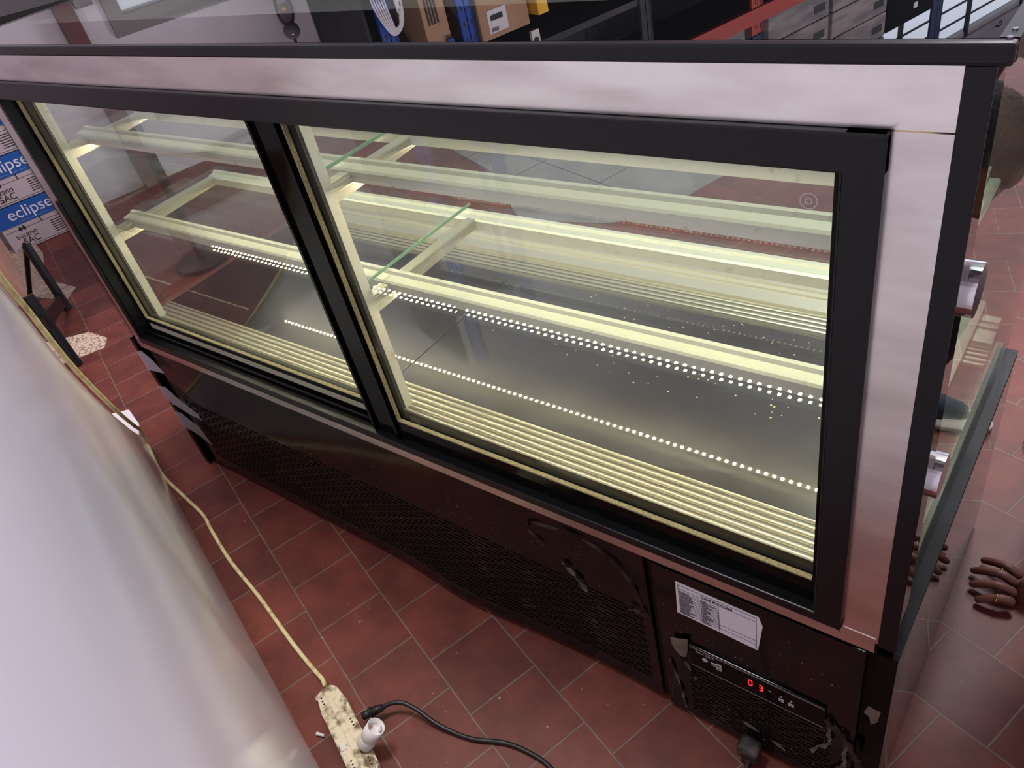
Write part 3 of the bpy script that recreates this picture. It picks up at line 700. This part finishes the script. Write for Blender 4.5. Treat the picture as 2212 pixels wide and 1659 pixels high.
# cartons of paper
m_cartonw = mat('dull_white_card', (172, 158, 166), .8); m_cartonblue = mat('blue_print', (20, 78, 156), .5)
def carton(a, h, lbl):
    c = thing('paper_carton', lbl, 'box', room(a, -4.5, h), 'paper cartons stacked by the left wall', rz=TH)
    # local x runs along the wall, local -y faces the room
    bm = bmesh.new(); box(bm, -.20, .20, .0, .19, .002, .232, bev=.004); add('carton', bm, m_cartonw, c)
    mm = Matrix.Rotation(math.pi/2, 4, 'X')
    bm = bmesh.new(); box(bm, -.201, .12, -.003, .192, .135, .236); add('blue_wrap', bm, m_cartonblue, c)
    def tx(s_, size, x, z, m, y=-.004):
        t = text('lettering', s_, size, m, None, Matrix.Translation((x, y, z))@mm); t.parent = c
    tx('eclipse', .085, -.02, .190, m_paper); tx('_'*26, .012, -.02, .152, m_paper)
    tx('suzano', .040, -.10, .075, m_ink, -.001); tx('SAC', .048, -.09, .038, m_ink, -.001)
    bm = bmesh.new(); box(bm, -.185, .19, -.0012, .0005, .012, .0135); box(bm, -.185, .19, -.0012, .0005, .108, .1095); box(bm, -.004, .002, -.0012, .0005, .11, .135)
    for k in range(6): box(bm, .03+.004*random.random(), .17-.03*random.random(), -.0012, .0005, .027+.0125*k, .031+.0125*k)
    add('print_lines', bm, m_ink, c)
    bm = bmesh.new(); prism(bm, [(-.11, .095), (-.125, .108), (-.115, .124), (-.104, .112)], -.0012, .0, 'y'); prism(bm, [(-.092, .095), (-.105, .11), (-.094, .126), (-.084, .11)], -.0012, 0, 'y'); add('leaf_mark', bm, m_ink, c)
carton(-.62, 0, 'white paper carton with blue band standing on the floor, lowest of its stack')
carton(-.61, .238, 'white paper carton with blue band, second from the floor in its stack')
carton(-.62, .476, 'white paper carton with blue band, topmost of its stack')

# ------------------------------------------------------------------ things along the left wall, seen mirrored in the black top
RB_ = lambda name, m, parent, *b, bev=0.: RB(name, m, parent, *b, bev=bev)
def rthing(name, label, cat, a, b, z, group=None): return thing(name, label, cat, room(a, b, z), group)
pf = rthing('picture_frame', 'large grey framed panel hanging on the left wall', 'picture', .7, WALL, 1.4)
RB('frame', mat('grey_frame', (120, 112, 112), .4), pf, (.2, 1.02, WALL, WALL+.03, 1.66, 1.76), (.2, .28, WALL, WALL+.03, .9, 1.66), (.95, 1.02, WALL, WALL+.03, .9, 1.66), (.2, 1.02, WALL, WALL+.03, .82, .9))
RB('panel', m_outwall, pf, (.28, .95, WALL, WALL+.012, .9, 1.66))
cc = RB('wall_column', mat('dark_red_paint', (92, 50, 52), .5), None, (-.04, .05, WALL, WALL+.12, 0, 3.0)); struct(cc)
bx = RB('junction_box', m_greycard, None, (.07, .16, WALL, WALL+.06, 1.5, 1.57)); tag(bx, 'small grey junction box beside the red column', 'junction box')
lp = rthing('wall_lamp', 'dark caged wall lamp with a glass globe on the left wall', 'wall lamp', 1.13, WALL, 1.9)
bm = bmesh.new(); c_ = room(1.13, WALL+.09, 2.01); bmesh.ops.create_uvsphere(bm, u_segments=20, v_segments=12, radius=.05, matrix=Matrix.Translation(c_)); o = obj('globe', bm, mat('smoky_globe', (96, 92, 96), .1), lp, True)
bm = bmesh.new()
for s_ in (-1, 1): tube(bm, [room(1.13+s_*.005, WALL+.09, 2.0), room(1.13+s_*.045, WALL+.09, 1.92), room(1.13+s_*.04, WALL+.09, 1.84), room(1.13+s_*.01, WALL+.09, 1.78)], .008)
tube(bm, [room(1.13, WALL, 1.78), room(1.13, WALL+.09, 1.78), room(1.13, WALL+.09, 1.8)], .012); cyl(bm, room(1.13, WALL+.09, 2.06), room(1.13, WALL+.09, 2.10), .009, 8)
obj('cage', bm, m_dark, lp)
bm = bmesh.new(); bmesh.ops.create_uvsphere(bm, u_segments=12, v_segments=8, radius=.016, matrix=Matrix.Translation(room(1.13, WALL+.09, 1.88))); obj('filament_bulb', bm, mat('amber_bulb', (230, 170, 60), .3), lp, True)
RK = -3.9
rack = rthing('shelving_rack', 'blue slotted steel shelving rack with dark goods along the left wall', 'shelving rack', 2.2, RK-.3, 0)
def post(a, m, parent, b=RK, z1=2.9, wd=.10, z0=0):
    bm = bmesh.new(); rbox(bm, a-wd/2, a-.004, b-.02, b, z0, z1); rbox(bm, a+.004, a+wd/2, b-.01, b, z0, z1); rbox(bm, a+.03, a+wd/2, b-.05, b, z0, z1)
    for f in bm.faces: f.material_index = 0
    nf = len(bm.faces); z = z0+1.6 if z0 == 0 else z0+.05
    while z < z1-.03:
        for s_ in (-.025, .028): rbox(bm, a+s_-.006, a+s_+.006, b, b+.001, z, z+.03)
        z += .09
    bm.faces.ensure_lookup_table()
    for f in bm.faces[nf:]: f.material_index = 1
    o = obj('post', bm, m, parent); o.data.materials.append(m_rubber); return o
for a in (1.405, 1.91): post(a, m_blue, rack)
post(3.3, m_dark, rack)
RB('brace', m_blue, rack, (1.76, 1.80, RK-.03, RK-.01, 2.2, 2.9))
RB('shelf', m_dark, rack, *[(1.3, 3.35, WALL+.1, RK-.01, z, z+.04) for z in (.4, 1.0, 1.6, 2.42)])
RB('dark_backing', m_dark, rack, (1.3, 3.35, WALL+.04, WALL+.06, 0, 2.9))  # dark sheet added in place of the dark goods inside the rack
RB('side_panel', m_dark, rack, (1.3, 1.32, WALL+.1, RK-.06, 0, 2.9))
rr = rthing('shelving_rack', 'red steel shelving rack loaded with grey wrapped cartons', 'shelving rack', 5.5, RK-.3, 0)
post(4.42, m_red, rr, z1=3.02, wd=.13); post(4.42, m_navy, rr, z0=3.03, z1=3.3, wd=.12); post(6.9, m_navy, rr, z1=4.2, wd=.17)
for z in (1.5, 2.2, 2.83):
    RB('beam', m_red, rr, (3.4, 6.9, RK-.04, RK+.01, z, z+.11))
    RB('shelf', m_dark, rr, (3.4, 6.9, WALL+.1, RK-.05, z+.05, z+.08))
RB('dark_backing', m_dark, rr, (3.38, 7.1, WALL+.04, WALL+.06, 0, 3.3))  # same added dark sheet behind the red rack
def bxs(name, m, lbl, cat, a0, a1, b0, b1, z0, z1, group=None):
    o = RB(name, m, None, (a0, a1, b0, b1, z0, z1), bev=.006); tag(o, lbl, cat, group); return o
cb1 = bxs('cardboard_box', m_card, 'brown cardboard box left of the second blue post, with printed codes', 'box', 1.64, 1.80, RK-.45, RK-.03, 1.642, 2.22)
RB('printed_code', m_ink, cb1, *[(1.67+.02*i, 1.675+.02*i+.008, RK-.03, RK-.028, 1.75, 2.1) for i in range(4)])
cb2 = bxs('cardboard_box', m_card, 'large brown cardboard box with white shipping label on the blue rack', 'box', 2.0, 2.36, RK-.45, RK-.02, 1.642, 2.30)
pl_ = RB('shipping_label', m_paper, cb2, (2.06, 2.20, RK-.02, RK-.018, 2.14, 2.27)); RB('barcode', m_ink, pl_, *[(2.075+.006*i, 2.078+.006*i, RK-.018, RK-.0165, 2.24, 2.262) for i in range(9)], (2.08, 2.17, RK-.018, RK-.0165, 2.17, 2.20))
wf = bxs('white_tray', m_white_plastic, 'white plastic tray edge on the top shelf of the blue rack', 'tray', 2.0, 2.40, RK-.3, RK, 2.462, 2.50)
k = bmesh.new(); rbox(k, 2.34, 2.40, RK-.02, RK+.002, 2.34, 2.46); obj('corner', k, m_white_plastic, wf)
k = bmesh.new(); cyl(k, room(2.37, RK+.002, 2.40), room(2.37, RK+.004, 2.40), .02, 20); obj('round_mark', k, m_ink, wf)
bxs('yellow_box', mat('yellow_card', (232, 178, 40), .6), 'yellow box at the right end of the blue rack', 'box', 2.42, 2.50, RK-.2, RK, 1.642, 2.27)
cbl = rthing('cable_bundle', 'bundle of pale looped cables hanging from the first blue post', 'cable bundle', 1.42, RK+.04, 2.0)
bm = bmesh.new()
for i in range(6):
    s_ = .015*i; tube(bm, [room(1.38+.01*i, RK+.03, 1.7), room(1.33+s_, RK+.04, 1.85), room(1.38+s_*.6, RK+.04, 2.02), room(1.43, RK+.04, 2.06-.006*i), room(1.49-s_*.3, RK+.04, 2.0), room(1.50-s_*.5, RK+.04, 1.85), room(1.45, RK+.03, 1.7)], .005, 6, 6)
obj('loops', bm, m_paper, cbl, True)
n_ = 0
for (a0, a1) in ((4.53, 5.28), (5.32, 6.08)):
    for i, z in enumerate((2.935, 3.145, 3.355, 3.565)):
        if a0 > 5 or z < 3.3:
            lbl = ['lowest', 'second', 'third', 'topmost'][i]+' grey film-wrapped carton of the '+('left' if a0 < 5 else 'right')+' stack on the red rack'
            o = bxs('wrapped_carton', m_greycard, lbl, 'box', a0, a1-.01, RK-.5, RK+.01, z+.004, z+.206, 'wrapped cartons on the red rack')
            RB('grey_print', m_dark, o, (a1-.2, a1-.06, RK+.01, RK+.0115, z+.09, z+.15))
o = bxs('wrapped_carton', m_greycard, 'grey film-wrapped carton left of the red post', 'box', 3.75, 4.30, RK-.5, RK-.02, 2.945, 3.12, 'wrapped cartons on the red rack')
scr = bxs('monitor', m_gloss, 'black flat monitor standing at the end of the red rack', 'monitor', 6.10, 6.80, RK-.06, RK, 2.95, 3.56)
RB('sticker', m_paper, scr, (6.5, 6.56, RK, RK+.002, 3.42, 3.47))
hk = rthing('wall_hook', 'small metal ring hook on the wall above the grilled window', 'hook', 9.7, WALL+.03, 4.7)
bm = bmesh.new(); bmesh.ops.create_circle(bm, segments=16, radius=.03); c_ = [v.co.copy() for v in bm.verts]; bm.free(); bm = bmesh.new()
tube(bm, [room(9.7+p.x, WALL+.05, 4.66+p.y) for p in c_+[c_[0]]], .006, 6, 2); cyl(bm, room(9.7, WALL, 4.7), room(9.7, WALL+.05, 4.69), .008, 8); obj('ring', bm, m_dark, hk)

# round black table standing in for an unidentified dark object past the case
ch = thing('table_standin', 'round black table top standing in for a dark object beyond the left end of the case top', 'table', (-3.2, .86, 0))
bm = bmesh.new(); cyl(bm, (0, 0, 1.165), (0, 0, 1.205), .575, 64); bmesh.ops.bevel(bm, geom=[e for e in bm.edges if e.calc_face_angle(0) > 1], offset=.012, segments=3, affect='EDGES'); add('table_top', bm, m_rubber, ch)
bm = bmesh.new(); cyl(bm, (0, 0, .02), (0, 0, 1.165), .022, 20); add('pole', bm, m_dark, ch)
bm = bmesh.new(); cyl(bm, (0, 0, 0), (0, 0, .02), .13, 32); add('foot', bm, m_dark, ch)

# ------------------------------------------------------------------ the person squatting beside the right end of the case
m_skin = mat('brown_skin', (112, 68, 54), .5, noise=((92, 54, 42), 12, .3, .7), bump=.08, bscale=60)
m_hair = mat('black_grey_hair', (14, 13, 13), .55, noise=((78, 78, 74), 30, .64, .78), stretch=(6, 1, 1), bump=.9, bscale=80)
m_trouser = mat('dark_navy_trousers', (30, 30, 40), .85, bump=.2, bscale=30)
m_knee = mat('lavender_grey_shirt', (150, 142, 158), .85, bump=.2, bscale=20)
m_shoe = mat('dark_blue_canvas', (34, 44, 58), .8, bump=.2, bscale=200)
m_sole = mat('white_rubber_sole', (206, 196, 186), .6)
def skin(verts, edges, radii, root=0, sub=2):
    me = bpy.data.meshes.new('tmp'); me.from_pydata([tuple(v) for v in verts], edges, [])
    o = bpy.data.objects.new('tmp', me); C.objects.link(o)
    md = o.modifiers.new('skin', 'SKIN'); md.use_smooth_shade = True
    for i, r in enumerate(radii):
        rr_ = r if isinstance(r, tuple) else (r, r)
        me.skin_vertices[0].data[i].radius = rr_; me.skin_vertices[0].data[i].use_root = (i == root)
    ss = o.modifiers.new('sub', 'SUBSURF'); ss.levels = sub; ss.render_levels = sub
    bpy.context.view_layer.update()
    r = bpy.data.meshes.new_from_object(o.evaluated_get(bpy.context.evaluated_depsgraph_get()))
    bpy.data.objects.remove(o); return r
def chain(pts, rad, sub=2):
    return skin(pts, [(i, i+1) for i in range(len(pts)-1)], rad, 0, sub)
def join(name, meshes, m, parent):
    bm = bmesh.new()
    for me in meshes: bm.from_mesh(me)
    return obj(name, bm, m, parent, True)
per = thing('person', 'person squatting beside the case in grey shirt and dark trousers, one hand on the floor', 'person', (0, 0, 0))
head = Vector((.188, .70, .85))
pel = Vector((.56, .90, .26)); neck = Vector((.27, .76, .84)); chest = Vector((.38, .81, .66)); waist = Vector((.50, .87, .42))
lsh = Vector((.33, .62, .80)); rsh = Vector((.29, .95, .80))
lel = Vector((.42, .52, .50)); lwr = Vector((.275, .545, .085)); rel = Vector((.20, 1.02, .98)); rwr = Vector((.105, .80, .99))
lk = Vector((.26, .72, .46)); rk = Vector((.16, .88, .50)); lan = Vector((.46, .80, .09)); ran = Vector((.30, 1.0, .09))
lhip = pel+Vector((0, -.09, 0)); rhip = pel+Vector((0, .09, 0))
vs = [pel, waist, chest, neck, head-Vector((.0, 0, .03)), lsh, lel, lwr, rsh, rel, rwr, lhip, lk, lan, rhip, rk, ran]
ed = [(0, 1), (1, 2), (2, 3), (3, 4), (2, 5), (5, 6), (6, 7), (2, 8), (8, 9), (9, 10), (0, 11), (11, 12), (12, 13), (0, 14), (14, 15), (15, 16)]
rd = [.13, .125, .13, .06, .06, .062, .045, .030, .062, .045, .03, .085, .06, .04, .085, .06, .04]
ms = [skin(vs, ed, rd)]
# left hand flat on the tiles: palm, four fingers of different length, thumb on its far side
W0 = lwr+Vector((-.0, 0, -.045))
palm = [Vector((.262, .545, .036)), Vector((.225, .545, .026)), Vector((.185, .545, .024)), Vector((.165, .545, .023))]
ms.append(skin([lwr]+palm, [(0, 1), (1, 2), (2, 3), (3, 4)], [(.028, .022), (.022, .030), (.016, .038), (.014, .042), (.011, .040)]))
for i, (y0, y1, l, kz) in enumerate(((.578, .602, .078, .034), (.556, .566, .090, .038), (.534, .530, .084, .036), (.512, .496, .066, .032))):
    x = .172; ms.append(chain([(x, y0, .024), (x-l*.38, y0+(y1-y0)*.4, kz), (x-l*.72, y0+(y1-y0)*.75, kz*.72), (x-l, y1, .010)], [.0105, .0098, .0088, .0075]))
ms.append(chain([(.235, .568, .024), (.212, .598, .026), (.188, .612, .018), (.172, .614, .011)], [.014, .0115, .0105, .008]))
# right hand on the glass side
hp = rwr
ms.append(chain([hp, hp+Vector((-.022, -.05, .006)), hp+Vector((-.035, -.075, .01))], [(.026, .02), (.034, .014), (.032, .012)]))
for i, (dz, l) in enumerate(((.032, .07), (.012, .082), (-.010, .076), (-.030, .06))):
    b0 = hp+Vector((-.035, -.08, .01+dz)); ms.append(chain([b0, b0+Vector((-.006, -l*.5, dz*.2)), b0+Vector((-.004, -l, dz*.35))], [.0095, .009, .0075], 1))
b0 = hp+Vector((-.02, -.035, .035)); ms.append(chain([b0, b0+Vector((-.006, -.022, .03)), b0+Vector((-.008, -.04, .048))], [.012, .011, .009], 1))
# head: skull, jaw, nose, ears
bm = bmesh.new(); bmesh.ops.create_uvsphere(bm, u_segments=40, v_segments=28, radius=1)
for v in bm.verts:            # local: +x face, +z crown
    c = v.co; x, y, z = c.x, c.y, c.z
    f = 1-.22*max(0, -z)**1.5
    v.co = Vector((x*.098*f+.012*max(0, x)*max(0, -z), y*.076*f, z*.118))
    if x > .55: v.co.x += .022*math.exp(-(y/.16)**2-((z+.18)/.22)**2)-.007*(math.exp(-((abs(y)-.36)/.15)**2-((z-.06)/.12)**2))+.005*math.exp(-(y/.3)**2-((z+.55)/.08)**2)
for s_ in (-1, 1):
    vv = bmesh.ops.create_uvsphere(bm, u_segments=12, v_segments=8, radius=1, matrix=Matrix.Translation((-.004, s_*.078, -.01))@Matrix.Diagonal((.018, .009, .032, 1)))['verts']
hm = Matrix.Translation(head)@Matrix.Rotation(math.radians(188), 4, 'Z')@Matrix.Rotation(math.radians(52), 4, 'Y')
bmesh.ops.transform(bm, matrix=hm, verts=bm.verts); hmsh = bpy.data.meshes.new('h'); bm.to_mesh(hmsh); bm.free(); ms.append(hmsh)
body = join('body', ms, m_skin, per)
bm = bmesh.new()
for s_ in (-1, 1): bmesh.ops.create_uvsphere(bm, u_segments=12, v_segments=8, radius=.011, matrix=hm@Matrix.Translation((.088, s_*.03, .008)))
obj('eye', bm, m_paper, per, True)
bm = bmesh.new(); bmesh.ops.create_uvsphere(bm, u_segments=64, v_segments=40, radius=1)
bmesh.ops.delete(bm, geom=[v for v in bm.verts if (v.co.x > .25 and v.co.z < .42) or v.co.z < -.62], context='VERTS')
for v in bm.verts:
    c = v.co; r_ = 1+.05*random.random(); v.co = Vector((c.x*.104*r_-.004, c.y*.084*r_, c.z*.126*r_))
for k in range(900):        # short locks
    u_ = Vector((random.gauss(0, 1), random.gauss(0, 1), random.gauss(0, 1))).normalized()
    if (u_.x > .25 and u_.z < .42) or u_.z < -.6: continue
    p = Vector((u_.x*.104-.004, u_.y*.084, u_.z*.126)); t_ = Vector((random.uniform(.2, 1), random.gauss(0, .3), -.5)); t_ = (t_-t_.dot(u_)*u_).normalized()
    q_ = p+t_*random.uniform(.014, .028)+u_*.006; sd = u_.cross(t_)*.0014
    f_ = [bm.verts.new(x_) for x_ in (p+sd, p-sd, q_)]; bm.faces.new(f_)
bmesh.ops.transform(bm, matrix=hm, verts=bm.verts)
obj('hair', bm, m_hair, per, True)
sl = lambda a, b, t: a+(b-a)*t
join('shirt', [skin([pel+Vector((0, 0, .06)), waist, chest, sl(chest, neck, .75), lsh, sl(lsh, lel, .55), rsh, sl(rsh, rel, .55)], [(0, 1), (1, 2), (2, 3), (2, 4), (4, 5), (2, 6), (6, 7)], [.15, .142, .145, .075, .074, .062, .074, .062])], m_knee, per)
join('trousers', [skin([pel, lhip, lk, sl(lk, lan, .9), rhip, rk, sl(rk, ran, .9)], [(0, 1), (1, 2), (2, 3), (0, 4), (4, 5), (5, 6)], [.145, .098, .072, .055, .098, .072, .055])], m_trouser, per)
def shoe(an, ang):
    m_ = Matrix.Translation((an.x, an.y, 0))@Matrix.Rotation(ang, 4, 'Z')
    a_ = chain([m_@Vector(p) for p in [(.05, 0, .05), (0, 0, .06), (-.08, 0, .045), (-.15, .004, .034), (-.185, .004, .03)]], [(.036, .034), (.045, .04), (.036, .04), (.024, .040), (.016, .026)])
    s_ = join('shoe', [a_], m_shoe, per)
    bm = bmesh.new(); pts = [(.085, -.02), (.09, .015), (.06, .036), (-.05, .042), (-.14, .050), (-.19, .035), (-.205, .0), (-.19, -.032), (-.13, -.044), (-.04, -.036), (.05, -.034)]
    prism(bm, pts, .002, .026, 'z'); bmesh.ops.bevel(bm, geom=bm.edges[:], offset=.004, segments=2, affect='EDGES'); bmesh.ops.transform(bm, matrix=m_, verts=bm.verts); obj('sole', bm, m_sole, s_, True)
shoe(ran, math.radians(-4)); shoe(lan, math.radians(6))
for y0, x0, z0 in ((.5655, .135, .037), (.503, .140, .031)):
    bm = bmesh.new()
    tube(bm, [(x0, y0+.0098*math.cos(t_*math.pi/6), z0-.003+.0098*math.sin(t_*math.pi/6)) for t_ in range(13)], .0016, 6, 2)
    obj('ring', bm, mat('gold', (214, 176, 90), .25, 1.), per, True)

per.location = (-.034, 0, 0)
